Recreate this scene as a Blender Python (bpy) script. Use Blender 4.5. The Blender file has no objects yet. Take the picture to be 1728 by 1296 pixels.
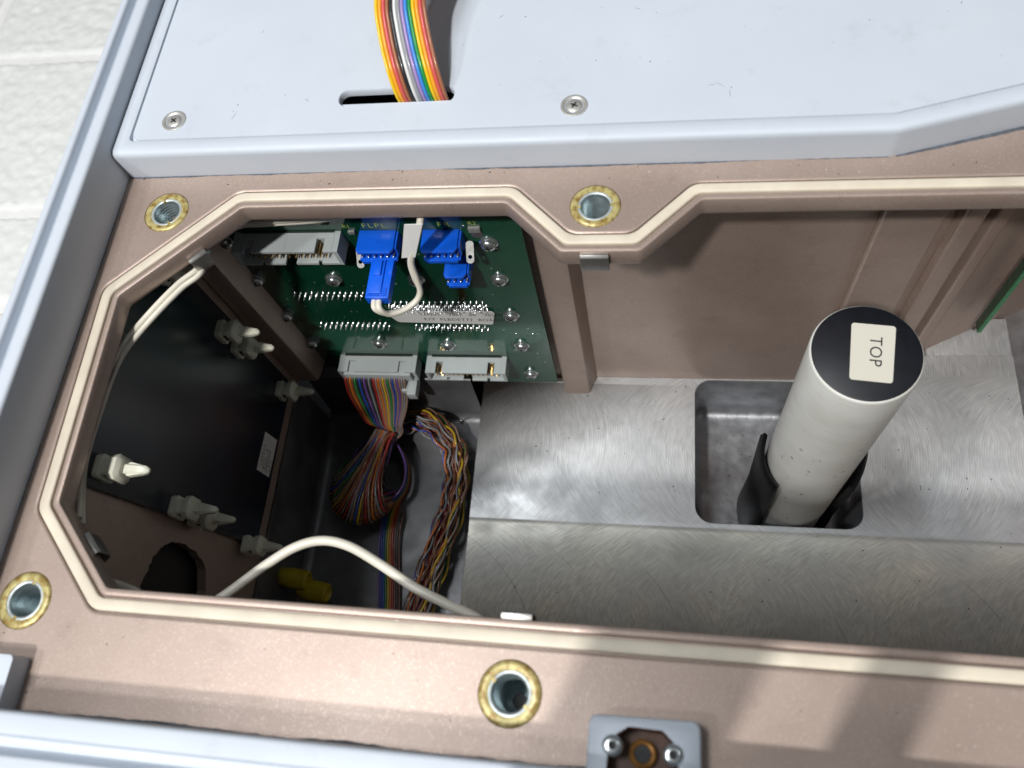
import bpy, bmesh, math, random
from math import sin, cos, pi, radians, sqrt
from mathutils import Vector, Matrix, geometry, noise
random.seed(7)
S = 0.001                                   # everything below is in millimetres
sc = bpy.context.scene
COL = sc.collection

# ------------------------------------------------------------------ camera
# axes: X right along the housing, Y away from the photographer, Z up; z = 0 is the face of the casting flange
cam_d = bpy.data.cameras.new("camera")
cam = bpy.data.objects.new("camera", cam_d)
COL.objects.link(cam)
XC = Vector((0.98541966, 0.08607886, -0.14676007))
YC = Vector((0.01876061, -0.91228983, -0.40911528))
ZC = Vector((-0.16910389, 0.40039693, -0.90060323))
mr = Matrix((XC, -YC, -ZC)).transposed()     # columns: right, up, back in world axes
cam.matrix_world = Matrix.Translation((0, 0, 220 * S)) @ mr.to_4x4()
cam_d.sensor_width = 36.0
cam_d.lens = 1391.88 / 1728 * 36
cam_d.clip_start = 0.01
cam_d.clip_end = 20
cam_d.dof.use_dof = True
cam_d.dof.focus_distance = 0.335
cam_d.dof.aperture_fstop = cam_d.lens / 2.1
sc.camera = cam

# ------------------------------------------------------------------ light: workshop luminaires
w = bpy.data.worlds.new("World")
sc.world = w
w.use_nodes = True
bg = w.node_tree.nodes["Background"]
bg.inputs[0].default_value = (0.88, 0.94, 1.0, 1)
bg.inputs[1].default_value = 0.085

def lamp(name, travel, target, dist, size, power, col, sy=None):
    t = Vector(travel).normalized()
    ld = bpy.data.lights.new(name, 'AREA')
    ld.shape = 'RECTANGLE' if sy else 'DISK'
    ld.size = size
    if sy: ld.size_y = sy
    ld.energy = power
    ld.color = col
    o = bpy.data.objects.new(name, ld)
    COL.objects.link(o)
    o.location = Vector(target) * S - t * dist
    o.rotation_euler = t.to_track_quat('-Z', 'Y').to_euler()
    return o
lamp("ceiling_lamp", (0.24, 0.56, -1.0), (-20, 80, 0), 1.9, 0.10, 31, (1.0, 0.975, 0.94))
lamp("ceiling_lamp", (-0.36, -0.14, -1.0), (0, 120, 0), 2.1, 0.12, 1.4, (0.93, 0.97, 1.0))
lamp("ceiling_lamp", (0.62, 0.42, -1.0), (0, 120, 0), 2.2, 0.15, 9.5, (0.97, 0.98, 1.0))
lamp("ceiling_panel", (0.35, 0.0, -1.0), (20, 90, 0), 1.9, 0.45, 13.5, (0.95, 0.98, 1.0), 0.4)

sc.view_settings.view_transform = 'Standard'
sc.view_settings.look = 'None'
sc.view_settings.exposure = 0.0
sc.view_settings.gamma = 1.0
sc.cycles.use_denoising = True
sc.cycles.max_bounces = 6
sc.cycles.diffuse_bounces = 3
sc.cycles.glossy_bounces = 3
sc.cycles.use_adaptive_sampling = True
sc.cycles.adaptive_threshold = 0.02
sc.cycles.sample_clamp_indirect = 6

# ------------------------------------------------------------------ materials
class NT:
    def __init__(s, name):
        s.m = bpy.data.materials.new(name)
        s.m.use_nodes = True
        s.t = s.m.node_tree
        s.b = s.t.nodes["Principled BSDF"]
        g = s.n('ShaderNodeNewGeometry')
        v = s.n('ShaderNodeVectorMath', operation='SCALE')
        s.l(g.outputs['Position'], v.inputs[0])
        v.inputs['Scale'].default_value = 1000.0
        s.pos = v.outputs[0]                 # world position in millimetres
    def n(s, typ, **k):
        x = s.t.nodes.new(typ)
        for a, b in k.items(): setattr(x, a, b)
        return x
    def l(s, a, b): s.t.links.new(a, b)
    def math(s, op, a, b=None, c=None):
        x = s.n('ShaderNodeMath', operation=op)
        for i, v in enumerate((a, b, c)):
            if v is None: continue
            if isinstance(v, (int, float)): x.inputs[i].default_value = v
            else: s.l(v, x.inputs[i])
        return x.outputs[0]
    def noise(s, period, detail=2.0, vec=None, rough=0.55, dist=0.0):
        x = s.n('ShaderNodeTexNoise')
        x.inputs['Scale'].default_value = 1.0 / period
        x.inputs['Detail'].default_value = detail
        x.inputs['Roughness'].default_value = rough
        x.inputs['Distortion'].default_value = dist
        s.l(vec if vec is not None else s.pos, x.inputs['Vector'])
        return x.outputs['Fac']
    def voro(s, period, out='Color', feature='F1'):
        x = s.n('ShaderNodeTexVoronoi', feature=feature)
        x.inputs['Scale'].default_value = 1.0 / period
        s.l(s.pos, x.inputs['Vector'])
        return x.outputs[out]
    def mapr(s, v, a, b, c, d):
        x = s.n('ShaderNodeMapRange')
        s.l(v, x.inputs[0])
        for i, q in enumerate((a, b, c, d)): x.inputs[i + 1].default_value = q
        return x.outputs[0]
    def mix(s, fac, a, b, blend='MIX'):
        x = s.n('ShaderNodeMix', data_type='RGBA', blend_type=blend)
        for sock, v in ((x.inputs[0], fac), (x.inputs[6], a), (x.inputs[7], b)):
            if isinstance(v, (int, float)): sock.default_value = v
            elif isinstance(v, tuple): sock.default_value = (*v, 1)
            else: s.l(v, sock)
        return x.outputs[2]
    def set(s, **k):
        names = dict(base='Base Color', rough='Roughness', metal='Metallic', coat='Coat Weight', coat_rough='Coat Roughness',
                     spec='Specular IOR Level', sss='Subsurface Weight', trans='Transmission Weight', alpha='Alpha', ior='IOR', aniso='Anisotropic')
        for a, v in k.items():
            sock = s.b.inputs[names[a]]
            if isinstance(v, tuple): sock.default_value = (*v, 1)
            elif isinstance(v, (int, float)): sock.default_value = v
            else: s.l(v, sock)
        return s
    def bump(s, h, strength, dist_mm):
        x = s.n('ShaderNodeBump')
        x.inputs['Strength'].default_value = strength
        x.inputs['Distance'].default_value = dist_mm * S
        s.l(h, x.inputs['Height'])
        if s.b.inputs['Normal'].is_linked:
            s.l(s.b.inputs['Normal'].links[0].from_socket, x.inputs['Normal'])
        s.l(x.outputs[0], s.b.inputs['Normal'])
        return s

def plain(name, base, rough=0.4, metal=0.0, var=0.0, vp=6.0, bump=0.0, bp=0.6, **k):
    t = NT(name)
    if var:
        f = t.noise(vp, 4)
        lo = tuple(max(0, c * (1 - var)) for c in base)
        hi = tuple(min(1, c * (1 + var)) for c in base)
        t.set(base=t.mix(t.mapr(f, 0.3, 0.7, 0, 1), lo, hi))
    else:
        t.set(base=base)
    t.set(rough=rough, metal=metal, **k)
    if bump: t.bump(t.noise(bp, 3), bump, 0.15)
    return t.m

def champagne():
    t = NT("champagne_metallic_paint")
    big = t.mapr(t.noise(30, 4), 0.3, 0.7, 0, 1)
    base = t.mix(big, (0.385, 0.294, 0.248), (0.440, 0.345, 0.296))
    sep = t.n('ShaderNodeSeparateColor')
    t.l(t.voro(0.30), sep.inputs[0])
    spark = t.mapr(sep.outputs[0], 0.90, 0.97, 0, 1)
    base = t.mix(t.math('MULTIPLY', spark, 0.26), base, (0.78, 0.66, 0.58))
    base = t.mix(t.mapr(t.noise(11, 5, rough=0.7), 0.56, 0.74, 0, 0.30), base, (0.25, 0.185, 0.15))
    dirt = t.mapr(t.noise(2.2, 2), 0.73, 0.78, 0, 0.55)
    base = t.mix(dirt, base, (0.16, 0.11, 0.085))
    t.set(base=base, rough=t.mapr(spark, 0, 1, 0.42, 0.37), metal=0.42, spec=0.5)
    t.bump(t.noise(0.6, 3), 0.26, 0.12)
    t.bump(t.voro(0.5, 'Distance'), 0.14, 0.10)
    return t.m

def powder_white():
    t = NT("pale_lilac_white_powder_coat")
    big = t.mapr(t.noise(45, 4), 0.3, 0.7, 0, 1)
    base = t.mix(big, (0.545, 0.598, 0.672), (0.578, 0.630, 0.700))
    sm = t.mapr(t.noise(14, 6, rough=0.7), 0.58, 0.76, 0, 0.34)
    base = t.mix(sm, base, (0.42, 0.45, 0.50))
    sp2 = t.mapr(t.noise(1.1, 2), 0.74, 0.79, 0, 0.5)
    base = t.mix(t.math('MULTIPLY', sp2, t.mapr(t.noise(35, 2), 0.45, 0.6, 0, 1)), base, (0.20, 0.20, 0.21))
    t.set(base=base, rough=t.mapr(t.noise(18, 4), 0.35, 0.65, 0.44, 0.58), spec=0.40)
    t.bump(t.noise(0.8, 2), 0.22, 0.12)
    return t.m

def milled():
    t = NT("face_milled_aluminium")
    sp = t.n('ShaderNodeSeparateXYZ')
    t.l(t.pos, sp.inputs[0])
    x, y = sp.outputs[0], sp.outputs[1]
    wob = t.noise(60, 2)
    def arcs(y0, R, sgn, kk, along):
        dy = t.math('SUBTRACT', y, y0)
        q = t.math('SUBTRACT', R * R, t.math('MULTIPLY', dy, dy))
        q = t.math('SQRT', t.math('MAXIMUM', q, 4.0))
        ph = t.math('ADD', x, t.math('MULTIPLY', q, sgn))
        cb = t.n('ShaderNodeCombineXYZ')
        t.l(t.math('MULTIPLY', ph, 0.55), cb.inputs[0])
        t.l(t.math('MULTIPLY', y, along), cb.inputs[1])
        a = t.noise(1.0, 3, cb.outputs[0])
        wv = t.math('SINE', t.math('ADD', t.math('MULTIPLY', ph, kk * 6.283), t.math('MULTIPLY', a, 9.0)))
        return t.math('ADD', t.math('MULTIPLY', wv, 0.16), a)
    front = arcs(30.0, 84.0, 1.0, 0.95, 0.20)
    front2 = arcs(40.0, 72.0, -1.0, 0.88, 0.18)
    back1 = arcs(146.0, 46.0, 1.0, 0.85, 0.13)
    back2 = arcs(150.0, 60.0, -1.0, 0.85, 0.12)
    selb = t.mapr(t.noise(34, 2), 0.44, 0.56, 0, 1)
    mixf = lambda f, a, b: t.math('ADD', t.math('MULTIPLY', a, t.math('SUBTRACT', 1.0, f)), t.math('MULTIPLY', b, f))
    back = mixf(selb, back1, back2)
    self_ = t.mapr(t.noise(26, 2), 0.44, 0.56, 0, 0.85)
    fr = mixf(self_, front, front2)
    isb = t.mapr(y, 105.5, 107.0, 0, 1)
    h = mixf(isb, fr, back)
    lum = t.mapr(h, 0.27, 0.73, 0, 1)
    tone = t.mapr(t.noise(30, 4), 0.36, 0.64, 0, 1)
    cf = t.mix(lum, (0.42, 0.410, 0.365), (0.70, 0.690, 0.620))
    cbk = t.mix(lum, (0.44, 0.45, 0.455), (0.66, 0.672, 0.68))
    base = t.mix(isb, cf, cbk)
    dd = t.math('SUBTRACT', y, 30.0)
    rr2 = t.math('SUBTRACT', x, t.math('SQRT', t.math('MAXIMUM', t.math('SUBTRACT', 5780.0, t.math('MULTIPLY', dd, dd)), 4.0)))
    fr2 = t.math('ABSOLUTE', t.math('SUBTRACT', t.math('FRACT', t.math('MULTIPLY', rr2, 1 / 37.0)), 0.5))
    scr = t.mapr(fr2, 0.004, 0.009, 1, 0)
    scr = t.math('MULTIPLY', scr, t.mapr(t.noise(34, 2), 0.50, 0.60, 0, 0.6))
    scr = t.math('MULTIPLY', scr, t.math('SUBTRACT', 1.0, isb))
    base = t.mix(scr, base, (0.12, 0.12, 0.11))
    base = t.mix(t.math('MULTIPLY', tone, 0.75), base, t.mix(0.55, base, (0.40, 0.42, 0.44)))
    rg = t.mapr(t.noise(22, 3), 0.35, 0.65, 0.34, 0.56)
    t.set(base=base, metal=0.40, rough=rg)
    t.bump(h, 0.22, 0.12)
    t.bump(t.noise(0.5, 3), 0.12, 0.08)
    return t.m

def cast_alu():
    t = NT("bare_cast_aluminium")
    f = t.mapr(t.noise(9, 4), 0.3, 0.7, 0, 1)
    t.set(base=t.mix(f, (0.30, 0.31, 0.33), (0.46, 0.475, 0.50)), metal=0.75, rough=t.mapr(t.noise(4, 3), 0.3, 0.7, 0.30, 0.48))
    t.bump(t.noise(1.6, 4), 0.35, 0.25)
    return t.m

def sheet_metal():
    t = NT("grey_sheet_metal")
    f = t.mapr(t.noise(22, 4), 0.3, 0.7, 0, 1)
    t.set(base=t.mix(f, (0.085, 0.087, 0.093), (0.17, 0.172, 0.18)), metal=0.35, rough=t.mapr(t.noise(12, 4), 0.3, 0.7, 0.34, 0.55))
    t.bump(t.noise(1.2, 3), 0.12, 0.1)
    return t.m

def board_green():
    t = NT("green_solder_mask")
    sp = t.n('ShaderNodeSeparateXYZ')
    t.l(t.pos, sp.inputs[0])
    x, z = sp.outputs[0], sp.outputs[2]
    # copper tracks under the lacquer: thin parallel lines, slanting in the lower field
    d = t.math('ADD', x, t.math('MULTIPLY', z, 0.42))
    tr = t.math('ABSOLUTE', t.math('SUBTRACT', t.math('FRACT', t.math('MULTIPLY', d, 1 / 1.27)), 0.5))
    line = t.mapr(tr, 0.10, 0.16, 1, 0)
    field = t.mapr(z, -106, -112, 0, 1)
    field = t.math('MULTIPLY', field, t.mapr(z, -139, -135, 0, 1))
    seg = t.mapr(t.noise(20, 1), 0.36, 0.42, 0, 1)
    line = t.math('MULTIPLY', line, t.math('MULTIPLY', field, seg))
    # fine hatch near the right-hand edge
    d2 = t.math('FRACT', t.math('MULTIPLY', t.math('ADD', x, z), 1 / 1.1))
    hat = t.math('MULTIPLY', t.mapr(t.math('ABSOLUTE', t.math('SUBTRACT', d2, 0.5)), 0.12, 0.22, 1, 0), t.mapr(x, -78, -70, 0, 1))
    ln = t.math('MAXIMUM', line, t.math('MULTIPLY', hat, 0.35))
    base = t.mix(ln, (0.004, 0.045, 0.024), (0.085, 0.28, 0.185))
    t.set(base=base, rough=t.mapr(ln, 0, 1, 0.13, 0.24), spec=0.55, coat=0.35, coat_rough=0.08)
    t.bump(ln, 0.18, 0.05)
    t.bump(t.noise(9, 2), 0.05, 0.1)
    return t.m

def block_white():
    t = NT("white_painted_rough_block")
    f = t.mapr(t.noise(8, 6, rough=0.7), 0.35, 0.65, 0, 1)
    base = t.mix(f, (0.80, 0.815, 0.79), (0.87, 0.88, 0.865))
    st = t.mapr(t.noise(26, 5), 0.66, 0.78, 0, 0.4)
    base = t.mix(st, base, (0.66, 0.63, 0.54))
    t.set(base=base, rough=0.85)
    t.bump(t.noise(3.0, 4, rough=0.7), 0.5, 1.0)
    return t.m

def nylon_rod():
    t = NT("milky_nylon")
    f = t.mapr(t.noise(14, 4), 0.3, 0.7, 0, 1)
    base = t.mix(f, (0.66, 0.665, 0.62), (0.76, 0.765, 0.74))
    sp = t.n('ShaderNodeSeparateXYZ')
    t.l(t.pos, sp.inputs[0])
    cb = t.n('ShaderNodeCombineXYZ')
    t.l(t.math('MULTIPLY', sp.outputs[0], 0.06), cb.inputs[0])
    t.l(t.math('MULTIPLY', sp.outputs[2], 0.9), cb.inputs[2])
    band = t.mapr(t.noise(1, 3, cb.outputs[0]), 0.45, 0.75, 0, 0.30)
    base = t.mix(band, base, (0.58, 0.55, 0.46))
    sc1 = t.math('MULTIPLY', t.mapr(t.noise(4.2, 3), 0.67, 0.70, 0, 0.8), t.mapr(sp.outputs[2], -70, -110, 0.0, 1.0))
    base = t.mix(sc1, base, (0.24, 0.16, 0.08))
    t.set(base=base, rough=0.42)
    t.bump(t.noise(1, 3, cb.outputs[0]), 0.12, 0.2)
    return t.m

def zinc_yellow():
    t = NT("yellow_chromate_coating")
    f = t.mapr(t.noise(2.4, 4), 0.36, 0.58, 0, 1)
    base = t.mix(f, (0.27, 0.165, 0.035), (0.54, 0.47, 0.20))
    t.set(base=base, metal=0.25, rough=0.38, coat=0.25)
    t.bump(t.noise(1.5, 3), 0.2, 0.15)
    return t.m

M = {}
M['paint'] = champagne()
M['white'] = powder_white()
M['gasket'] = plain("ivory_silicone_gasket", (0.67, 0.60, 0.485), 0.46, var=0.10, vp=14, bump=0.5, bp=3.0)
M['milled'] = milled()
M['cast'] = cast_alu()
M['sheet'] = sheet_metal()
M['board'] = board_green()
M['edge'] = plain('green_laminate_edge', (0.012, 0.16, 0.055), 0.3, var=0.2, vp=5)
M['dgreen'] = plain('dark_green_laminate', (0.004, 0.040, 0.020), 0.2, var=0.2, vp=5)
M['block'] = block_white()
M['mortar'] = plain("white_painted_mortar", (0.88, 0.88, 0.865), 0.7, var=0.04, vp=10, bump=0.4, bp=4)
M['rod'] = nylon_rod()
M['yel_zinc'] = zinc_yellow()
M['collar'] = plain("pale_zinc_collar", (0.52, 0.57, 0.57), 0.42, 0.5, var=0.2, vp=1.5)
M['washer'] = plain("nickel_cup_washer", (0.56, 0.55, 0.52), 0.42, 0.6, var=0.1, vp=2)
M['zinc'] = plain("bright_zinc", (0.62, 0.66, 0.67), 0.24, 0.9, var=0.12, vp=3)
M['zinc_dull'] = plain("dull_zinc_bore", (0.42, 0.50, 0.52), 0.32, 0.8, var=0.15, vp=3)
M['steel'] = plain("stainless_screw_steel", (0.40, 0.395, 0.38), 0.36, 0.85, var=0.08, vp=2)
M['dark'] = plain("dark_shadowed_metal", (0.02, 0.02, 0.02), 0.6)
M['black'] = plain("black_plastic", (0.0025, 0.0025, 0.003), 0.5, bump=0.08, spec=0.22)
M['disc'] = plain("black_end_disc", (0.007, 0.008, 0.012), 0.45, var=0.25, vp=3, bump=0.1)
M['panel'] = plain("blue_black_glossy_sheet", (0.011, 0.017, 0.028), 0.26, var=0.25, vp=40, spec=0.6)
M['nylon'] = plain("natural_nylon", (0.72, 0.72, 0.60), 0.38, var=0.05, vp=5)
M['grey_plastic'] = plain("light_grey_connector_plastic", (0.40, 0.44, 0.44), 0.45, var=0.03, vp=8)
M['gold'] = plain("gold_plated_pin", (0.80, 0.52, 0.20), 0.22, 1.0)
M['tin'] = plain("tinned_solder", (0.72, 0.73, 0.74), 0.22, 0.95)
M['blue'] = plain("bright_blue_plastic", (0.004, 0.110, 0.72), 0.34, var=0.04, vp=6)
M['paper'] = plain("white_sticker", (0.68, 0.68, 0.66), 0.5)
M['cream'] = plain("cream_sticker", (0.62, 0.60, 0.52), 0.5)
M['ink'] = plain("black_print", (0.02, 0.02, 0.02), 0.6)
M['silk'] = plain("yellow_silkscreen", (0.42, 0.50, 0.10), 0.6)
M['pvc_white'] = plain("ivory_cable_sheath", (0.70, 0.665, 0.57), 0.36, var=0.05, vp=12)
M['yellow_pl'] = plain("yellow_plastic_sleeve", (0.40, 0.31, 0.012), 0.4, var=0.15, vp=5)
M['brass'] = plain("browned_brass", (0.36, 0.17, 0.045), 0.40, 0.6, var=0.3, vp=3)
M['rust'] = plain("dark_brown_primer", (0.085, 0.035, 0.018), 0.5, var=0.3, vp=3)
M['debris'] = plain("dark_swarf", (0.02, 0.018, 0.016), 0.6)
M['debris_l'] = plain("pale_grit", (0.70, 0.66, 0.58), 0.6)
M['clear'] = plain("lug_steel", (0.34, 0.34, 0.33), 0.5, 0.4, var=.2, vp=1.5)
WC = dict(brown=(0.20, 0.060, 0.020), red=(0.52, 0.020, 0.015), orange=(0.78, 0.20, 0.012), yellow=(0.80, 0.52, 0.010), green=(0.010, 0.27, 0.060),
          blue=(0.012, 0.09, 0.50), violet=(0.22, 0.10, 0.42), grey=(0.30, 0.31, 0.33), white=(0.70, 0.71, 0.70), black=(0.02, 0.02, 0.022),
          tan=(0.40, 0.26, 0.19), coral=(0.62, 0.10, 0.10), lavender=(0.34, 0.24, 0.52), sky=(0.05, 0.25, 0.66), amber=(0.85, 0.36, 0.03), cocoa=(0.36, 0.14, 0.07))
for k_, c_ in WC.items(): M['w_' + k_] = plain(k_ + "_wire_insulation", c_, 0.28, coat=0.3)

for k_, c_ in WC.items(): M['d_' + k_] = plain(k_ + "_shaded_insulation", tuple(.5 * q + .008 for q in c_), 0.34, coat=0.2)  # darker copies of the insulation colours, with the cavity's shade put into them

# ------------------------------------------------------------------ mesh helpers (mm)
class MB:
    def __init__(s): s.v = []; s.f = []
    def add(s, vs, fs):
        o = len(s.v)
        s.v += [tuple(p) for p in vs]
        s.f += [tuple(i + o for i in f) for f in fs]
        return s
    def box(s, x0, x1, y0, y1, z0, z1):
        return s.add([(x, y, z) for z in (z0, z1) for y in (y0, y1) for x in (x0, x1)],
                     [(0, 2, 3, 1), (4, 5, 7, 6), (0, 1, 5, 4), (2, 6, 7, 3), (0, 4, 6, 2), (1, 3, 7, 5)])
    def prism(s, poly, lo, hi, fn):
        """poly: 2-D loop, fn(u, v, h) -> xyz; swept from h = lo to hi"""
        n = len(poly)
        a = [fn(u, v, lo) for u, v in poly]
        b = [fn(u, v, hi) for u, v in poly]
        tri = geometry.tessellate_polygon([[Vector((u, v, 0)) for u, v in poly]])
        s.add(a + b, [(i, (i + 1) % n, n + (i + 1) % n, n + i) for i in range(n)] + [tuple(t) for t in tri] + [tuple(n + i for i in t[::-1]) for t in tri])
        return s
    def rings(s, rs, closed=True, cap0=False, cap1=False):
        n = len(rs[0])
        fs = []
        for k in range(len(rs) - 1):
            for i in range(n if closed else n - 1):
                j = (i + 1) % n
                fs.append((k * n + i, k * n + j, (k + 1) * n + j, (k + 1) * n + i))
        if cap0: fs.append(tuple(range(n))[::-1])
        if cap1: fs.append(tuple((len(rs) - 1) * n + i for i in range(n)))
        return s.add([p for r in rs for p in r], fs)
    def sheet(s, loops, fn):
        """flat face with holes; loops of 2-D points, fn(u, v) -> xyz"""
        flat = [p for l in loops for p in l]
        tri = geometry.tessellate_polygon([[Vector((u, v, 0)) for u, v in l] for l in loops])
        return s.add([fn(u, v) for u, v in flat], [tuple(t) for t in tri])
    def tube(s, pts, r, sides=8, caps=True):
        pts = [Vector(p) for p in pts]
        n = len(pts)
        tg = [(pts[min(i + 1, n - 1)] - pts[max(i - 1, 0)]).normalized() for i in range(n)]
        up = Vector((0, 0, 1)) if abs(tg[0].z) < 0.9 else Vector((1, 0, 0))
        nrm = (up - tg[0] * up.dot(tg[0])).normalized()
        rs = []
        for i in range(n):
            nrm = (nrm - tg[i] * nrm.dot(tg[i])).normalized()
            b = tg[i].cross(nrm)
            rr = r[i] if isinstance(r, (list, tuple)) else r
            rs.append([pts[i] + (nrm * cos(2 * pi * k / sides) + b * sin(2 * pi * k / sides)) * rr for k in range(sides)])
        return s.rings(rs, True, caps, caps)
    def lathe(s, prof, o, ax, sides=24, cap0=True, cap1=True, rot=0.0):
        """prof: (radius, height) along axis ax from point o"""
        ax = Vector(ax).normalized(); o = Vector(o)
        u = Vector((1, 0, 0)) if abs(ax.x) < 0.9 else Vector((0, 1, 0))
        u = (u - ax * u.dot(ax)).normalized(); v = ax.cross(u)
        rs = [[o + ax * h + (u * cos(2 * pi * k / sides + rot) + v * sin(2 * pi * k / sides + rot)) * r for k in range(sides)] for r, h in prof]
        return s.rings(rs, True, cap0, cap1)

def root_of(o):
    while o.parent is not None: o = o.parent
    return o

def build(mb, name, mat, parent=None, bevel=0.0, seg=2, smooth=35, origin=None, ang=30):
    if parent is not None: off = root_of(parent).location.copy() / S
    elif origin is not None: off = Vector(origin)
    else:
        vs = mb.v
        off = Vector(((min(p[0] for p in vs) + max(p[0] for p in vs)) / 2, (min(p[1] for p in vs) + max(p[1] for p in vs)) / 2, min(p[2] for p in vs)))
    me = bpy.data.meshes.new(name)
    me.from_pydata([((p[0] - off.x) * S, (p[1] - off.y) * S, (p[2] - off.z) * S) for p in mb.v], [], mb.f)
    bm = bmesh.new(); bm.from_mesh(me)
    bmesh.ops.remove_doubles(bm, verts=bm.verts, dist=0.002 * S)
    bmesh.ops.recalc_face_normals(bm, faces=bm.faces)
    if bevel:
        es = [e for e in bm.edges if len(e.link_faces) == 2 and e.calc_face_angle(0) > radians(ang)]
        bmesh.ops.bevel(bm, geom=es, offset=bevel * S, segments=seg, profile=0.6, affect='EDGES', clamp_overlap=True)
    bm.to_mesh(me); bm.free()
    if smooth:
        me.shade_smooth()
        me.set_sharp_from_angle(angle=radians(smooth))
    me.materials.append(M[mat] if isinstance(mat, str) else mat)
    o = bpy.data.objects.new(name, me)
    COL.objects.link(o)
    if parent is not None: o.parent = parent
    else: o.location = off * S
    return o

def thing(name, label, cat, loc, group=None):
    o = bpy.data.objects.new(name, None)
    o.empty_display_size = 0.01
    COL.objects.link(o)
    o.location = Vector(loc) * S
    return tag(o, label, cat, group)

def tag(o, label=None, cat=None, group=None, kind=None):
    if label: o['label'] = label
    if cat: o['category'] = cat
    if group: o['group'] = group
    if kind: o['kind'] = kind
    return o

def dup(o, dloc_mm, parent=None):
    c = o.copy(); COL.objects.link(c)
    c.location = o.location + Vector(dloc_mm) * S
    if parent is not None: c.parent = parent
    for ch in [x for x in bpy.data.objects if x.parent == o]:
        d = ch.copy(); COL.objects.link(d); d.parent = c
    return c

def text(body, size, mat, parent, origin, ux, uy, name="lettering", align='LEFT', spacing=1.0):
    """flat print: baseline starts at origin (mm), runs along ux, letters stand along uy"""
    cu = bpy.data.curves.new("print", 'FONT')
    cu.body = body; cu.size = size; cu.align_x = align; cu.space_character = spacing
    cu.resolution_u = 3
    ob = bpy.data.objects.new("print", cu)
    COL.objects.link(ob)
    bpy.context.view_layer.update()
    me = bpy.data.meshes.new_from_object(ob.evaluated_get(bpy.context.evaluated_depsgraph_get()))
    bpy.data.objects.remove(ob); bpy.data.curves.remove(cu)
    ux = Vector(ux).normalized(); uy = Vector(uy).normalized()
    off = root_of(parent).location / S
    for v in me.vertices:
        p = Vector(origin) + ux * v.co.x + uy * v.co.y
        v.co = (p - off) * S
    me.name = name
    me.materials.clear(); me.materials.append(M[mat])
    o = bpy.data.objects.new(name, me)
    COL.objects.link(o); o.parent = parent
    return o

def offset(poly, d):
    """miter offset of a counter-clockwise loop; d > 0 moves the loop outward"""
    n = len(poly); out = []
    for i in range(n):
        p0, p1, p2 = Vector(poly[i - 1]), Vector(poly[i]), Vector(poly[(i + 1) % n])
        a = (p1 - p0).normalized(); b = (p2 - p1).normalized()
        na = Vector((a.y, -a.x)); nb = Vector((b.y, -b.x))
        m = (na + nb); k = d / max(0.2, (1 + na.dot(nb)))
        out.append(tuple(p1 + m * k))
    return out

def fillet(poly, r, seg=6):
    """round every corner; r may be a list, always seg + 1 points a corner"""
    n = len(poly); out = []
    for i in range(n):
        p0, p1, p2 = Vector(poly[i - 1]), Vector(poly[i]), Vector(poly[(i + 1) % n])
        a = (p0 - p1); b = (p2 - p1)
        la, lb = a.length, b.length
        a /= la; b /= lb
        th = a.angle(b)
        rr = r[i] if isinstance(r, (list, tuple)) else r
        t = min(rr / math.tan(th / 2), la * 0.45, lb * 0.45)
        rr = t * math.tan(th / 2)
        s0 = p1 + a * t; s1 = p1 + b * t
        c = p1 + (a + b).normalized() * (rr / sin(th / 2))
        v0 = s0 - c; v1 = s1 - c
        sw = v0.angle_signed(v1)
        for k in range(seg + 1):
            q = v0.copy(); q.rotate(Matrix.Rotation(-sw * k / seg, 2))
            out.append(tuple(c + q))
    return out

def circle(cx, cy, r, n=32): return [(cx + r * cos(2 * pi * k / n), cy + r * sin(2 * pi * k / n)) for k in range(n)]
def rrect(x0, x1, y0, y1, r, seg=6): return fillet([(x0, y0), (x1, y0), (x1, y1), (x0, y1)], r, seg)
def lift(loop, z): return [(x, y, z) for x, y in loop]
def spline(ctrl, n=12):
    """Catmull-Rom through the control points"""
    P = [Vector(c) for c in ctrl]
    P = [P[0] * 2 - P[1]] + P + [P[-1] * 2 - P[-2]]
    out = []
    for i in range(1, len(P) - 2):
        for k in range(n):
            t = k / n
            out.append(0.5 * ((2 * P[i]) + (P[i + 1] - P[i - 1]) * t + (2 * P[i - 1] - 5 * P[i] + 4 * P[i + 1] - P[i + 2]) * t * t
                              + (3 * P[i] - P[i - 1] - 3 * P[i + 1] + P[i + 2]) * t ** 3))
    out.append(P[-2])
    return out

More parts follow.
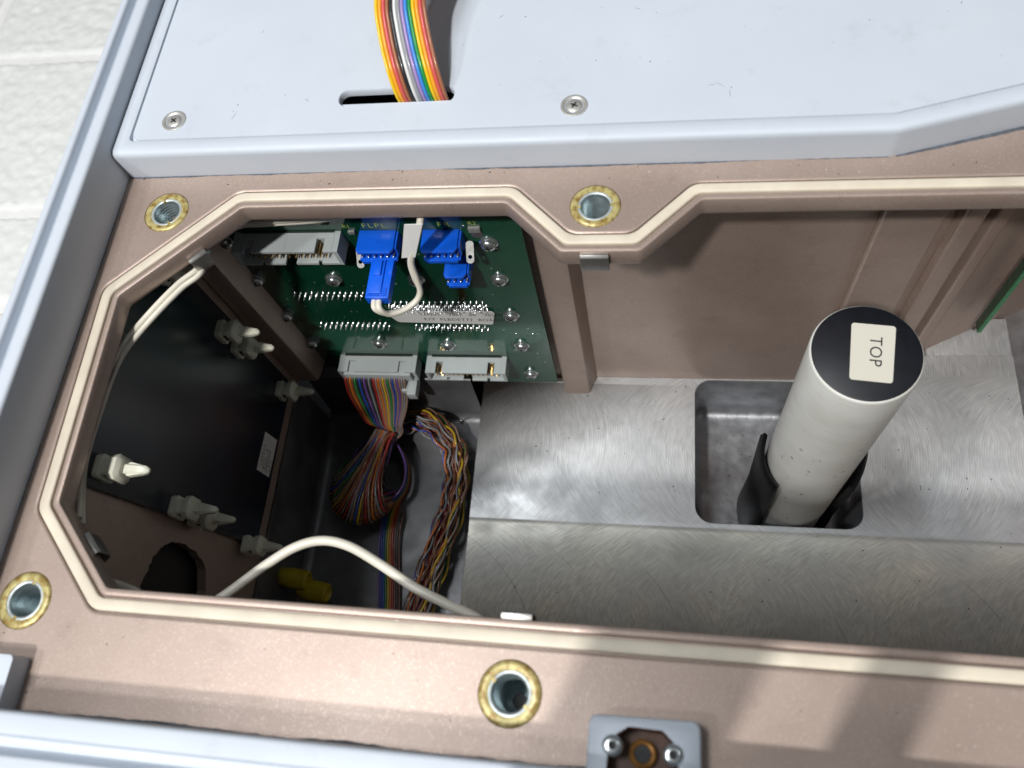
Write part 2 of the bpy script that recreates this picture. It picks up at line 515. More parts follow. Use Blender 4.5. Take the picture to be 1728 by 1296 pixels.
# ================================================================== the floor of painted blocks beside the machine
GZ = -300
gmb = MB().box(-1300, 500, -500, 1500, GZ - 60, GZ - 3)
floor = tag(build(gmb, "floor", 'mortar', origin=(-400, 400, GZ)), kind="structure")
rows = [(-420, -96), (-86, 104), (114, 288), (298, 381), (391, 560), (570, 749), (759, 938), (948, 1127), (1137, 1400)]
for i, (ya, yb) in enumerate(rows):
    xo = -1250 + (i % 2) * 200
    for k in range(4):
        x0 = xo + k * 400
        if x0 > -250: continue                         # under the machine
        if x0 + 390 < -680 or yb < 80 or ya > 760:
            build(MB().box(x0, x0 + 390, ya, yb, GZ - 20, GZ), "block", 'block', floor, bevel=2.0)
            continue
        # split-face blocks near the machine: the coarse face is real relief
        st2 = 2.6
        nx, ny = int(390 / st2), int((yb - ya) / st2)
        vs, fs = [], []
        for jy in range(ny + 1):
            for jx in range(nx + 1):
                px_, py_ = x0 + 390 * jx / nx, ya + (yb - ya) * jy / ny
                e_ = min(jx, nx - jx, jy, ny - jy)
                hgt = 1.5 * noise.noise((px_ / 6.5, py_ / 6.5, i)) + 1.2 * noise.noise((px_ / 13, py_ / 13, 5 + k)) + .7 * noise.noise((px_ / 3.4, py_ / 3.4, 9))
                hgt = max(hgt, -1.3)
                vs.append((px_, py_, GZ + hgt if e_ > 0 else GZ - 5))
        for jy in range(ny):
            for jx in range(nx):
                a_ = jy * (nx + 1) + jx
                fs.append((a_, a_ + 1, a_ + nx + 2, a_ + nx + 1))
        build(MB().add(vs, fs), "block", 'block', floor, smooth=80)

# ================================================================== the machine housing
HX = (-20, 90, -300)
house = thing("instrument_housing", "open machine housing of white painted frame and champagne metallic casting with angular opening", "machine housing", HX)

OPEN = [(-177.2, 56.0), (-153.6, 31.6), (-9, 30.3), (232, 29.0), (232, 162.8), (14.2, 162.8), (-4.6, 143.8), (-30.0, 143.8), (-49.4, 163.0), (-142.5, 163.0), (-179.2, 127.8)]
# counter-clockwise
def opn(d, r, z): return lift(fillet(offset(OPEN, d), r, 6), z)

LIP = -8.2
RO = 4.0
prof = [(0.9, LIP), (0.25, LIP + 0.7), (0.0, LIP + 1.8), (0.0, -0.9), (0.35, -0.2), (1.0, 0.0), (1.95, 0.0), (2.3, -0.25), (2.4, -1.6), (6.95, -1.7), (7.0, -0.25), (7.3, 0.0), (8.0, 0.0)]
rng = [opn(d, 3.0 + d * 0.55, z) for d, z in prof]
inserts = [(-170.9, 161.8), (-19.6, 161.2), (-178.2, 26.4), (-34.4, 12.1)]
flange_outer = [(-198, -14), (236, -14), (236, 226), (120, 200), (72, 186), (-198, 186)]
fl = MB().rings(rng)
holes = [[(p[0], p[1]) for p in rng[-1]]] + [circle(x, y, 8.3) for x, y in inserts]
fl.sheet([flange_outer] + holes, lambda u, v: (u, v, 0.0))
for x, y in inserts:
    fl.rings([lift(circle(x, y, 8.3), 0), lift(circle(x, y, 8.2), -1.2)])
cav = [(-184, 46), (-163, 24), (232, 24), (232, 250), (204, 241), (141, 208.3), (104, 188.2), (-184, 188.2)]
fl.sheet([cav, [(p[0], p[1]) for p in rng[0]]] + [circle(x, y, 8.3) for x, y in inserts if x > -50 and y > 100], lambda u, v: (u, v, LIP))
flange = build(fl, "casting_flange", 'paint', house, smooth=40)

# cavity walls: real walls 6 mm thick
def wall(name, pts, z0, z1, th, mat='paint', par=house):
    mb = MB()
    n = len(pts)
    nrm = []
    for i in range(n):
        a = Vector(pts[max(i - 1, 0)]); b = Vector(pts[min(i + 1, n - 1)])
        t = (b - a).normalized(); nrm.append(Vector((-t.y, t.x)))
    back = [tuple(Vector(p) + q * th) for p, q in zip(pts, nrm)]
    loop = list(pts) + back[::-1]
    mb.prism(loop, z0, z1, lambda u, v, h: (u, v, h))
    return build(mb, name, mat, par, smooth=30)
wall("back_wall", [(232, 255), (204, 241), (141, 208.3), (132, 203.4), (104, 188), (-190, 188)][::-1], -262, LIP + 0.3, 6)
wall("front_wall", [(-168, 24.5), (232, 24.5)][::-1], -262, LIP + 0.3, 3.2)
wall("right_wall", [(232, 18), (232, 255)][::-1], -262, LIP + 0.3, 6)
# left wall with the ragged cable hole
hole = []
hc = [(42, -62), (47, -64), (53, -66), (58.5, -70), (61.5, -76), (62.6, -84), (61.6, -93), (60.4, -99), (56.5, -105.5), (50, -109), (43, -109.5), (36, -104), (31, -95), (30, -82), (33, -70)]
for i in range(len(hc)):
    a, b = Vector(hc[i]), Vector(hc[(i + 1) % len(hc)])
    for k in range(4):
        p = a.lerp(b, k / 4)
        hole.append((p.x + random.uniform(-.55, .55), p.y + random.uniform(-.55, .55)))
lw = MB().sheet([[(22, -152.6), (192, -152.6), (192, LIP + .3), (37, LIP + .3), (37, -26), (22, -26)], hole], lambda u, v: (-184, u, v))
lw.rings([[(-184, u, v) for u, v in hole], [(-188, u + (u - 48) * .02, v) for u, v in hole]])
build(lw, "left_wall", 'paint', house)
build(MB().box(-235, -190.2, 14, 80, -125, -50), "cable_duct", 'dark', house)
# ribs of the casting
rb = MB()
def rib(x0, x1, yf, z0, z1, taper=1.6, yb=188.5):
    rs = []
    for z, e in ((z0, 0.0), (z1, taper)):
        rs.append([(x0 + e * .3, yb, z), (x0 + e * .3, yf + 1.2, z), (x0 + .3 + e * .3, yf + .5, z), (x0 + 1.2 + e * .3, yf, z), (x1 - 2.4 - e, yf, z), (x1 - 1.0 - e, yf + .5, z), (x1 - .2 - e, yf + 2.0, z), (x1 - e + 2.5, yb, z)])
    return MB().rings(rs, True, True, True)
build(rib(-47.4, -32.9, 178.0, -191, LIP + .2), "rib", 'paint', house)
build(rib(-183.9, -170.8, 164.2, -150, LIP + .2), "rib", 'paint', house)
for q in ([(79.5, 188.3), (80.5, 184.8), (101.5, 184.8), (102.5, 188.3)], [(106.5, 190.0), (108.0, 184.6), (116.5, 187.4), (118.0, 196)], [(121, 198), (123, 192.0), (130, 195.4), (131.5, 203)]):
    build(MB().prism(q, -190.9, LIP + .2, lambda u, v, h: (u, v, h)), "pilaster", 'paint', house, bevel=1.3, seg=3, smooth=50)

# gasket in its groove
gk = []
for k in range(11):
    a = pi * k / 10
    gk.append(opn(4.75 - 1.75 * cos(a), 3.0 + (4.75 - 1.75 * cos(a)) * .55, -0.65 + 0.95 * max(0.0, sin(a)) ** 0.38))
g = MB().rings([opn(3.0, 4.6, -1.55)] + gk + [opn(6.5, 6.7, -1.55)])
build(g, "gasket", 'gasket', house, smooth=60)

# threaded inserts
def insert(x, y, rot):
    ring = MB().lathe([(8.2, -0.9), (8.15, -0.15), (7.7, 0.28), (6.9, 0.42), (5.75, 0.22), (5.55, -0.2)], (x, y, 0), (0, 0, 1), 40, False, False)
    r = build(ring, "threaded_insert", 'yel_zinc', house, smooth=50)
    pr = [(6.3, -0.12), (5.6, -0.02), (5.0, -0.05), (4.75, -0.5)]
    z = -1.3; pr2 = []
    while z > -15:
        pr2 += [(4.75, z), (4.35, z - .62)]; z -= 1.25
    b = MB().lathe(pr + pr2 + [(4.7, -24)], (x, y, 0), (0, 0, 1), 40, False, True)
    build(b, "bore", 'zinc_dull', r, smooth=50)
    c = MB().lathe([(5.72, -0.02), (5.5, 0.14), (5.1, 0.10), (4.8, -0.12)], (x, y, 0), (0, 0, 1), 40, False, False)
    build(c, "collar", 'collar', r, smooth=50)
    for k in (0, 1):
        a = rot + pi * k
        m = MB()
        ca, sa = cos(a), sin(a)
        def pt(u, v, zz): return (x + ca * u - sa * v, y + sa * u + ca * v, zz)
        m.add([pt(u, v, zz) for zz in (-1, .26) for u, v in ((4.7, -.45), (6.9, -.45), (6.9, .45), (4.7, .45))],
              [(0, 1, 2, 3), (4, 7, 6, 5), (0, 4, 5, 1), (1, 5, 6, 2), (2, 6, 7, 3), (3, 7, 4, 0)])
        build(m, "locking_key", 'yel_zinc', r)
    # irregular dark plug low in the bore, its shade put into the colour
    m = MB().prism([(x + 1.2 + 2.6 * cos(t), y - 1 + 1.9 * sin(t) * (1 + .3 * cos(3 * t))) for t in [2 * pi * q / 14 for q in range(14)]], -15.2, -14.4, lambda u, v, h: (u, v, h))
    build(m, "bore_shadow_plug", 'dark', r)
for (x, y), rt in zip(inserts, (2.0, 0.05, 1.3, 2.55)): insert(x, y, rt)

# white raised block of the housing behind the flange (its top carries the cover panel)
TB = [(-190.6, 177.4), (71.5, 177.9), (240, 222), (240, 345), (-190.6, 345)]
def tb(d, z, r=1.5): return lift(fillet(offset(TB, -d), [r + .5, 14, 4, 4, 4], 6), z)
top = MB().rings([tb(0, -2), tb(0, 10.2), tb(.25, 11.4), tb(.9, 12.2), tb(2.0, 12.5), tb(5.6, 12.5), tb(5.95, 12.3), tb(6.1, 10.9), tb(20, 10.9)])
build(top, "raised_top", 'white', house, smooth=50)
build(MB().box(-188, 238, 186, 343, -26, -24), "under_tray", 'dark', house)
# cover panel let into it
PO = offset(TB, -6.75)
slot = rrect(-109.2, -68.0, 195.5, 203.0, 3.7, 8)
cp = MB()
pl = fillet(PO, [3.5, 12, 4, 4, 4], 6)
cp.sheet([pl, slot], lambda u, v: (u, v, 12.15))
pl_o = fillet(offset(TB, -6.6), [3.5, 12, 4, 4, 4], 6)
cp.rings([lift(pl, 12.15), lift(pl_o, 11.9), lift(pl_o, 9)])
sl_o = rrect(-108.9, -68.3, 195.8, 202.7, 3.4, 8)
cp.rings([lift(slot, 12.15), lift(sl_o, 11.7), lift(sl_o, 9.4)])
cover = thing("cover_panel", "flat white cover panel with a dark cable slot behind the champagne flange", "cover panel", (-20, 265, 9))
build(cp, "panel", 'white', cover, smooth=40)
def cross_recess(mb, o, ux, uy, ax, r, w, d):
    o, ux, uy, ax = map(Vector, (o, ux, uy, ax))
    for a, b in ((ux, uy), (uy, ux)):
        q = [o + a * (s1 * r) + b * (s2 * w) for s1, s2 in ((-1, -1), (1, -1), (1, 1), (-1, 1))]
        mb.add(q + [p + ax * d for p in q], [(0, 1, 2, 3), (4, 5, 6, 7), (0, 1, 5, 4), (1, 2, 6, 5), (2, 3, 7, 6), (3, 0, 4, 7)])
def cover_screw(x, y, rot, par):
    z = 12.15
    cup = MB().lathe([(4.5, 0), (4.45, .28), (4.1, .42), (3.3, .25), (2.95, -.15)], (x, y, z), (0, 0, 1), 32, True, False)
    c = build(cup, "cup_washer", 'washer', par, smooth=50)
    gp = MB().lathe([(3.0, -.1), (2.75, .04)], (x, y, z), (0, 0, 1), 32, False, True)
    build(gp, "washer_gap", 'dark', c)
    hd = MB().lathe([(2.7, -.1), (2.72, .1), (2.5, .28), (1.2, .42), (0.01, .45)], (x, y, z), (0, 0, 1), 28, False, True)
    h = build(hd, "screw", 'washer', par, smooth=50)
    cr = MB()
    cross_recess(cr, (x, y, z + .47), (cos(rot), sin(rot), 0), (-sin(rot), cos(rot), 0), (0, 0, -1), 1.25, .3, .3)
    build(cr, "cross_recess", 'dark', h)
cover_screw(-169.4, 192.0, .9, cover)
cover_screw(-27.2, 192.0, 1.1, cover)
cover_screw(118, 226, .4, cover)

# left frame: profiled white rail
def rail(prof, lo, hi, fn, name):
    mb = MB().prism(prof, lo, hi, fn)
    return build(mb, name, 'white', house, smooth=60)
def roundp(p, r): return fillet(p, r, 4)
LP = [(-190.0, -3), (-190.8, 19.0), (-194.9, 19.2), (-195.4, 15.6), (-198.9, 15.6), (-199.3, 19.2), (-202.6, 19.0), (-202.6, -300), (-208.0, -300) , (-208.0, -3)]
LP = [(-190.0, -3), (-190.6, 19.2), (-194.9, 19.2), (-195.4, 15.4), (-199.0, 15.4), (-199.5, 19.2), (-202.6, 19.0), (-203.2, -300), (-197, -300), (-197, -3)]
lp = fillet(LP, [.3, 1.3, 1.0, .8, .8, 1.0, 1.3, .5, .5, .5], 4)
rail(lp, -60, 360, lambda u, v, h: (u, h, v), "left_rail")
BP = [(-2.9, -3), (-2.9, 19.2), (-8.4, 19.2), (-9.0, 15.4), (-12.4, 15.4), (-12.9, 19.2), (-24, 19.0), (-24.5, -300), (-10, -300), (-10, -3)]
bp = fillet(BP, [.3, 1.3, 1.0, .8, .8, 1.0, 1.3, .5, .5, .5], 4)
rail(bp, -189.5, 240, lambda u, v, h: (h, u - 0.006 * (h + 120), v), "front_rail")
pad = MB().prism(rrect(-190.3, -170.6, -4, 11.0, 1.4, 4), -1, 7.0, lambda u, v, h: (u, v, h))
build(pad, "corner_pad", 'white', house, bevel=.9, smooth=50)
# lock tab on the front rail: white lug, brown keyway, two socket screws
kw = fillet([(-9.2, -3.4), (-8.6, -5.6), (7.4, -5.4), (7.2, 3.0), (3.6, 6.3), (-4.2, 6.6), (-8.8, 3.6)], .9, 4)
kwc = kw
tabo = fillet([(-13.4, -9), (11.9, -9), (11.7, 8.3), (-12.9, 8.0)], 1.6, 5)
tm = MB().sheet([tabo, kw], lambda u, v: (u, v, 8.0))
tabb = fillet(offset([(-13.4, -9), (11.9, -9), (11.7, 8.3), (-12.9, 8.0)], .7), 2.0, 5)
tm.rings([lift(tabo, 8.0), lift(tabb, 7.2), lift(tabb, -1)])
lug = build(tm, "lock_lug", 'white', house, smooth=50)
rec = MB().rings([lift(kw, 8.0), lift(offset(kw, -.3), 7.6), lift(offset(kw, -.5), 1.5)], True, False, True)
build(rec, "keyway", 'rust', lug, smooth=50)
build(MB().lathe([(3.3, 1.6), (3.3, 3.4), (2.8, 3.8), (2.1, 3.5), (1.95, 1.0)], (-.9, .9, 0), (0, 0, 1), 28, False, True), "brass_bush", 'brass', lug, smooth=50)
build(MB().lathe([(1.96, 3.0), (1.9, 1.7)], (-.9, .9, 0), (0, 0, 1), 24, True, True), "key_hole", 'dark', lug)
for x, y in ((-7.9, 2.2), (6.1, 1.3)):
    h = build(MB().lathe([(2.55, 2), (2.6, 7.6), (2.3, 8.4), (1.6, 8.75), (1.0, 8.75), (.85, 8.6), (.85, 6.6)], (x, y, 0), (0, 0, 1), 24, False, False), "socket_screw", 'zinc', lug, smooth=45)
    build(MB().lathe([(.9, 7.4), (.9, 7.2)], (x, y, 0), (0, 0, 1), 6, True, True), "hex_socket", 'dark', h)

# two flat bars added out of view to cast shadow bands over the flange
for x0, x1 in ((-42.0, 0.0), (21.5, 38.0)):
    st_ = MB().prism(rrect(x0, x1, 19, 126, 6, 5), -33, -30.5, lambda u, v, h: (u, h, v))
    st_.box(x0 + 3, x1 - 3, -36, -24.4, 15, 19.5)
    build(st_, "shadow_bar", 'white', house, bevel=.4)
build(MB().box(-189.5, 240, -60, -24.6, -300, 18.8), "added_apron", 'white', house, bevel=1.2)  # unseen apron, added along with the shadow-casting bars

# ================================================================== sheet-metal tray and cavity floor
tray = thing("sheet_metal_tray", "dull grey folded sheet metal tray under the rainbow cable bundle", "tray", (-140, 100, -206))
def tray_prof(y):
    p = [(-183.6, -152.8), (-183.2, -198)]
    for k in range(13):
        a = pi + pi / 2 * k / 12
        p.append((-178 + 5.2 * cos(a), -198 + 5.2 * sin(a)))
    p.append((-93.4, -203.2))
    return [(x, y, z) for x, z in p]
tm = MB().rings([tray_prof(21.2), tray_prof(163)], False)
bk = []
for x in (-183.4, -93.4):
    r = [(x, 163, -203.2)]
    for k in range(1, 13):
        a = -pi / 2 + pi / 2 * k / 12
        r.append((x, 163 + 5 * cos(a), -198.2 + 5 * sin(a)))
    r.append((x, 170.5, -160)); r.append((x, 187.8, -152))
    bk.append(r)
tm.rings(bk, False)
build(tm, "tray_sheet", 'sheet', tray, smooth=0)
build(MB().box(-190, 232, 12, 260, -268, -262), "base_plate", 'cast', house)
build(MB().box(181.5, 231.8, 18.2, 255, -261.9, -199), "cast_floor", 'cast', house, bevel=1)

# milled aluminium plate
plate = thing("milled_plate", "face milled bright aluminium plate with swirling cutter marks and a rectangular pocket", "metal plate", (40, 110, -215))
pz0 = -191.0; pzf = -191.9
pock = rrect(21.6, 101.5, 109.2, 187.2, 8.5, 8)
pb = [(-93, 106.9), (180.6, 106.9), (180.6, 203.6), (139.5, 203.4), (132, 203.2), (104, 187.9), (-46, 187.9), (-47.6, 185.2), (-58, 184.2), (-93, 184.2)]
mb = MB().sheet([pb, pock], lambda u, v: (u, v, pz0))
mb.rings([[(-93, 106.9, pz0), (180.6, 106.9, pz0)], [(-93, 106.3, pz0 - .25), (180.6, 106.3, pz0 - .25)], [(-93, 105.6, pzf + .3), (180.6, 105.6, pzf + .3)], [(-93, 104.2, pzf), (180.6, 104.2, pzf)], [(-93, 18.4, pzf), (180.6, 18.4, pzf)]], False)
for a, b in (((-93, 18.4), (-93, 184.2)), ((180.6, 18.4), (180.6, 203.6)), ((180.6, 203.6), (139.5, 203.4))):
    mb.add([(*a, pz0 if a[1] > 50 else pzf), (*b, pz0), (*b, -261), (*a, -261)], [(0, 1, 2, 3)])
build(mb, "plate_top", 'milled', plate, smooth=40)
pw = []
for d, z in ((0, pz0), (-.35, pz0 - .5), (-1.0, -224)): pw.append(lift(rrect(21.6 - d, 101.5 + d, 109.2 - d, 187.2 + d, 8.5, 8), z))
for k in range(1, 6):
    a = pi / 2 * k / 5
    d = -1.0 - 6 * (1 - cos(a)); z = -225 - 6 * sin(a)
    pw.append(lift(rrect(21.6 - d, 101.5 + d, 109.2 - d, 187.2 + d, max(1.5, 8.5 + d), 8), z))
build(MB().rings(pw, True, False, True), "pocket", 'cast', plate, smooth=50)
# narrow ledge strip behind the plate on the right
build(MB().box(139.8, 181, 204.1, 226, -240, -192.4), "rear_ledge", 'milled', plate, bevel=.5)

# ================================================================== rod with the TOP disc and its holder
RX, RY = 69.0, 128.3
rod = thing("nylon_rod", "white milky plastic rod with black end disc standing in the plate pocket", "rod", (RX, RY, -231))
build(MB().lathe([(17.5, -231), (18.0, -230), (18.1, -60), (18.1, -39.2), (17.85, -38.3), (17.4, -38.0)], (RX, RY, 0), (0, 0, 1), 96, True, True), "shaft", 'rod', rod, smooth=50)
dsc = build(MB().lathe([(17.45, -38.2), (17.45, -37.75), (17.2, -37.6)], (RX, RY, 0), (0, 0, 1), 72, False, True), "end_disc", 'disc', rod, smooth=50)
stk = fillet([(62.8, 118.5), (76.0, 117.2), (79.0, 138.0), (65.1, 139.4)], 1.0, 4)
st = build(MB().prism(stk, -37.62, -37.45, lambda u, v, h: (u, v, h)), "sticker", 'cream', dsc)
u = Vector((-2.3, -20.8, 0)).normalized(); v = Vector((20.8, -2.3, 0)).normalized()
text("TOP", 5.6, 'ink', dsc, Vector((70.6, 134.4, -37.42)) , u, v, spacing=1.05)
hold = thing("rod_holder", "black plastic spring holder gripping the foot of the white rod", "holder", (RX, RY, -231))
def arm(a0, a1, ztop0, ztop1):
    mb = MB(); n = 10
    rs = []
    for k in range(n + 1):
        t = k / n; a = radians(a0 + (a1 - a0) * t)
        zt = ztop0 + (ztop1 - ztop0) * t
        ca, sa = cos(a), sin(a)
        ri, ro = 18.4, 21.0
        rs.append([(RX + ca * ri, RY + sa * ri, -230.8), (RX + ca * (ro + 2.2), RY + sa * (ro + 2.2), -230.8), (RX + ca * (ro + 1.0), RY + sa * (ro + 1.0), -190),
                   (RX + ca * (ro + 2.0), RY + sa * (ro + 2.0), zt - 4), (RX + ca * (ri + 3.0), RY + sa * (ri + 3.0), zt), (RX + ca * (ri + 1.6), RY + sa * (ri + 1.6), zt - 2), (RX + ca * ri, RY + sa * ri, zt - 30)])
    mb.rings(rs, True, True, True)
    return build(mb, "arm", 'black', hold, bevel=.5, smooth=40)
arm(160, 226, -132, -140)
arm(326, 384, -146, -122)
build(MB().rings([lift(circle(RX, RY, r, 48), z) for r, z in ((18.4, -230.9), (18.4, -226), (22, -226.5), (23.2, -230.9))]), "base_ring", 'black', hold, smooth=40)

# ================================================================== circuit board on the back wall
BY = 175.5
pcb = thing("circuit_board", "glossy green circuit board with grey headers and blue connectors on the back wall", "circuit board", (-113, BY, -171.6))
bo = fillet([(-180, -171.6), (-49.2, -171.6), (-49.6, -20), (-180, -20)], [1, 1.2, 4, 1], 5)
build(MB().prism(bo, BY, BY + 1.6, lambda u, v, h: (u, h, v)), "board", 'board', pcb, bevel=.15)
# pan-head screws with washer plates
def pan(x, z):
    o = (x, BY, z)
    wsh = MB().lathe([(3.7, 0.02), (3.7, .5), (3.4, .7)], o, (0, -1, 0), 28, False, True)
    wo = build(wsh, "board_screw", 'zinc', pcb, smooth=40)
    hd = MB().lathe([(3.0, .6), (3.05, 1.6), (2.7, 2.5), (1.8, 3.05), (.8, 3.2), (.01, 3.22)], o, (0, -1, 0), 24, False, True)
    h = build(hd, "head", 'zinc', wo, smooth=40)
    r = random.uniform(0, pi)
    cr = MB()
    cross_recess(cr, (x, BY - 3.24, z), (cos(r), 0, sin(r)), (-sin(r), 0, cos(r)), (0, 1, 0), 1.5, .33, .4)
    build(cr, "cross_recess", 'dark', wo)
for x, z in ((-170.5, -67.4), (-135.3, -67.4), (-98.9, -67.6), (-63.3, -67.4), (-63.3, -41.3), (-170.4, -99.6), (-63, -98.2), (-168.6, -127.7), (-133, -127), (-98.4, -128), (-62.4, -128.4), (-61.9, -160), (-170.5, -38)):
    pan(x, z)
# box headers, 2 x 13
def header(x0, x1, zt, name="box_header", pins=True):
    zb = zt - 9.2; yf = BY - 9.4
    mb = MB()
    L = x1 - x0
    # walls: top wall with two key slots, bottom wall with the wide key, end walls
    def wallp(z0, z1, cuts):
        xs = [x0]
        loop = [(x0, BY), (x0, yf)]
        for a, b, dep in cuts: loop += [(a, yf), (a, yf + dep), (b, yf + dep), (b, yf)]
        loop += [(x1, yf), (x1, BY)]
        mb.prism(loop, z0, z1, lambda u, v, h: (u, v, h))
    wallp(zt - 1.1, zt, [(x0 + 5.0, x0 + 8.4, 6.2), (x1 - 9.2, x1 - 5.8, 6.2)])
    wallp(zb, zb + 1.1, [(x0 + 9.4, x0 + 10.9, 1.5), (x0 + L / 2 - 2.3, x0 + L / 2 + 2.3, 6.0), (x1 - 10.4, x1 - 8.9, 1.5)])
    mb.box(x0, x0 + 1.6, yf + .01, BY, zb + 1.05, zt - 1.05)
    mb.box(x1 - 1.6, x1, yf + .01, BY, zb + 1.05, zt - 1.05)
    mb.box(x0 + 1.5, x1 - 1.5, BY - 2.4, BY, zb + 1.05, zt - 1.05)
    h = build(mb, name, 'grey_plastic', pcb, smooth=25)
    mr_ = MB().box(x0 + L / 2 - .12, x0 + L / 2 + .12, yf + .4, BY - .2, zt, zt + .08)
    mr_.box(x0 + 2.2, x0 + 2.45, yf + .3, BY - .3, zt, zt + .12).box(x1 - 2.45, x1 - 2.2, yf + .3, BY - .3, zt, zt + .12)
    build(mr_, "mould_line", 'grey_plastic', h)
    ft = MB().box(x0 + 2.5, x1 - 2.5, BY - .7, BY - .1, zt + .02, zt + .35)
    build(ft, "foot_gap", 'dark', h)
    if pins:
        n = 13
        for r in (0, 1):
            for k in range(n):
                px = x0 + L / 2 + (k - (n - 1) / 2) * 2.54
                pzz = (zt + zb) / 2 + (1.27 if r == 0 else -1.27)
                a = .32
                m = MB().rings([[(px + sx * e, yy, pzz + sz * e) for sx, sz in ((-1, -1), (1, -1), (1, 1), (-1, 1))] for yy, e in ((BY - 2, a), (yf + 1.7, a), (yf + 1.1, a * .5))], True, False, True)
                build(m, "pin", 'gold', h, smooth=0)
    return h
header(-163.6, -119.9, -32.6)
h1 = header(-158.2, -117.6, -141.6, pins=False)
header(-112.4, -71.8, -141.6)

# blue headers: shrouded, one row of tinned pins
def blue_header(x0, x1, zt, n, ht=6.4):
    yf = BY - 10.2; zb = zt - ht
    c = 1.3
    top_ = [(x0, BY), (x0, yf + c), (x0 + c * .6, yf), (x1 - 2.2, yf), (x1 - .9, yf + 1.7), (x1 - .9, BY)]
    mb = MB().prism(top_, zt - 1.2, zt, lambda u, v, h: (u, v, h))
    mb.box(x0, x1, BY - 3.4, BY, zb, zt - 1.1)
    mb.box(x0 + .3, x1 - .3, yf + .2, BY, zb, zb + 1.3)
    mb.box(x0 + 1.2, x1 - 1.2, yf - .6, yf + .3, zb - .4, zb + 1.3)
    mb.box(x1 - .9, x1 - .1, yf + 2.6, BY, zb, zt - .8)
    h = build(mb, "blue_connector", 'blue', pcb, bevel=.18, smooth=30)
    build(MB().lathe([(.55, 0), (.5, .25), (.05, .3)], ((x0 + x1) / 2, BY - 5.5, zt), (0, 0, 1), 10, False, True), "gate_mark", 'blue', h)
    for k in range(n):
        px = x0 + (x1 - x0) / 2 + (k - (n - 1) / 2) * 2.5
        m = MB().lathe([(.42, 0), (.42, 6.1), (.25, 6.7), (.02, 6.9)], (px, BY - 3.2, zb + 2.7), (0, -1, 0), 8, False, True)
        build(m, "pin", 'tin', h)
    return h
bh = blue_header(-112.4, -96.9, -32.4, 6)
blue_header(-87.2, -72.2, -32.4, 6)
blue_header(-82.2, -72.3, -50.4, 4, 6.6)
# plug hanging from the first one
plug = thing("blue_wire_plug", "slim blue plug with two white wires leaving its ribbed end", "plug", (-103, 156, -44))
pm = MB().box(-107.2, -98.2, 148.4, 164.6, -41.4, -37.0)
pm.box(-106.4, -101.2, 150, 164.6, -37.05, -36.2)
build(pm, "plug_body", 'blue', plug, bevel=.25)
build(MB().box(-104.9, -102.2, 157.5, 164, -36.4, -35.3).box(-99.4, -98.0, 158.5, 164.4, -38.5, -36.4), "latch", 'blue', plug, bevel=.2)
for gx in (-106.6, -104.0, -101.2):
    for k in range(4):
        build(MB().box(gx, gx + 2.0, 149.2 + k * .95, 149.7 + k * .95, -37.0, -36.5), "grip_rib", 'blue', plug)
# metal lugs
def lug_tab(x, z, y0, flip=1):
    lp_ = fillet([(-1.5, 0), (1.5, 0), (1.5, 9), (-1.5, 9)], 1.35, 5)
    hl = circle(0, 6.4, .85, 14)
    mb = MB()
    fn = lambda u, v, h: (x + u, y0 - v * .72 + h * .6, z - v * .62 - h * .75)
    mb.sheet([lp_, hl], lambda u, v: fn(u, v, .25)).sheet([lp_, hl], lambda u, v: fn(u, v, -.25))
    mb.rings([[fn(u, v, .25) for u, v in lp_], [fn(u, v, -.25) for u, v in lp_]]).rings([[fn(u, v, .25) for u, v in hl], [fn(u, v, -.25) for u, v in hl]])
    build(mb, "test_lug", 'clear', pcb)
lug_tab(-114.6, -40.2, 173.5)
lug_tab(-69.6, -36.5, 173)
build(MB().box(-69.4, -64.8, BY - 1.2, BY, -33.4, -30.4), "chip_resistor", 'clear', pcb, bevel=.2)
build(MB().box(-116.8, -114.2, BY - 1.1, BY, -33.6, -31.8), "chip_resistor", 'clear', pcb, bevel=.2)
build(MB().lathe([(2.3, 0), (2.3, .15)], (-66.8, BY, -36), (0, -1, 0), 20, False, True), "bare_pad", 'tin', pcb)
# solder joints of the headers on the far side: rows of small cones and clipped wire ends
def solder_row(xa, xb, z, n, dz=2.54, long=1.5):
    mb = MB()
    for r in (0, 1):
        for k in range(n):
            px = xa + (xb - xa) * k / (n - 1) + r * 1.1
            pz_ = z - r * dz
            l = long * random.uniform(.75, 1.2)
            mb.lathe([(.68, 0.0), (.46, .4), (.24, .7), (.20, .7 + l), (.08, .85 + l)], (px, BY, pz_), (random.uniform(-.12, .12), -1, random.uniform(-.1, .1)), 7, False, True)
    o = build(mb, "solder_joints", 'tin', pcb, smooth=50)
    tag(o, kind="stuff")
solder_row(-157.8, -126.2, -79.5, 13)
solder_row(-155.9, -124.2, -107.5, 13)
solder_row(-116.5, -74.2, -87.5, 17, 3.2, 2.2)
solder_row(-109.7, -76.9, -109.2, 13, 2.3, 1.0)
solder_row(-116.5, -74.2, -91.5, 17, 2.4, 1.6)
# vias and small test pads
vm = MB(); rv = random.Random(21)
for _ in range(90):
    vx, vz = rv.uniform(-176, -52), rv.uniform(-168, -30)
    if rv.random() < .5: vx = round(vx / 2.54) * 2.54; vz = round(vz / 5.08) * 5.08
    rr_ = rv.choice((.28, .34, .5))
    vm.lathe([(rr_, 0.0), (rr_ * .9, .06), (rr_ * .35, .03)], (vx, BY, vz), (0, -1, 0), 10, False, True)
tag(build(vm, "vias", 'tin', pcb, smooth=0), kind="stuff")
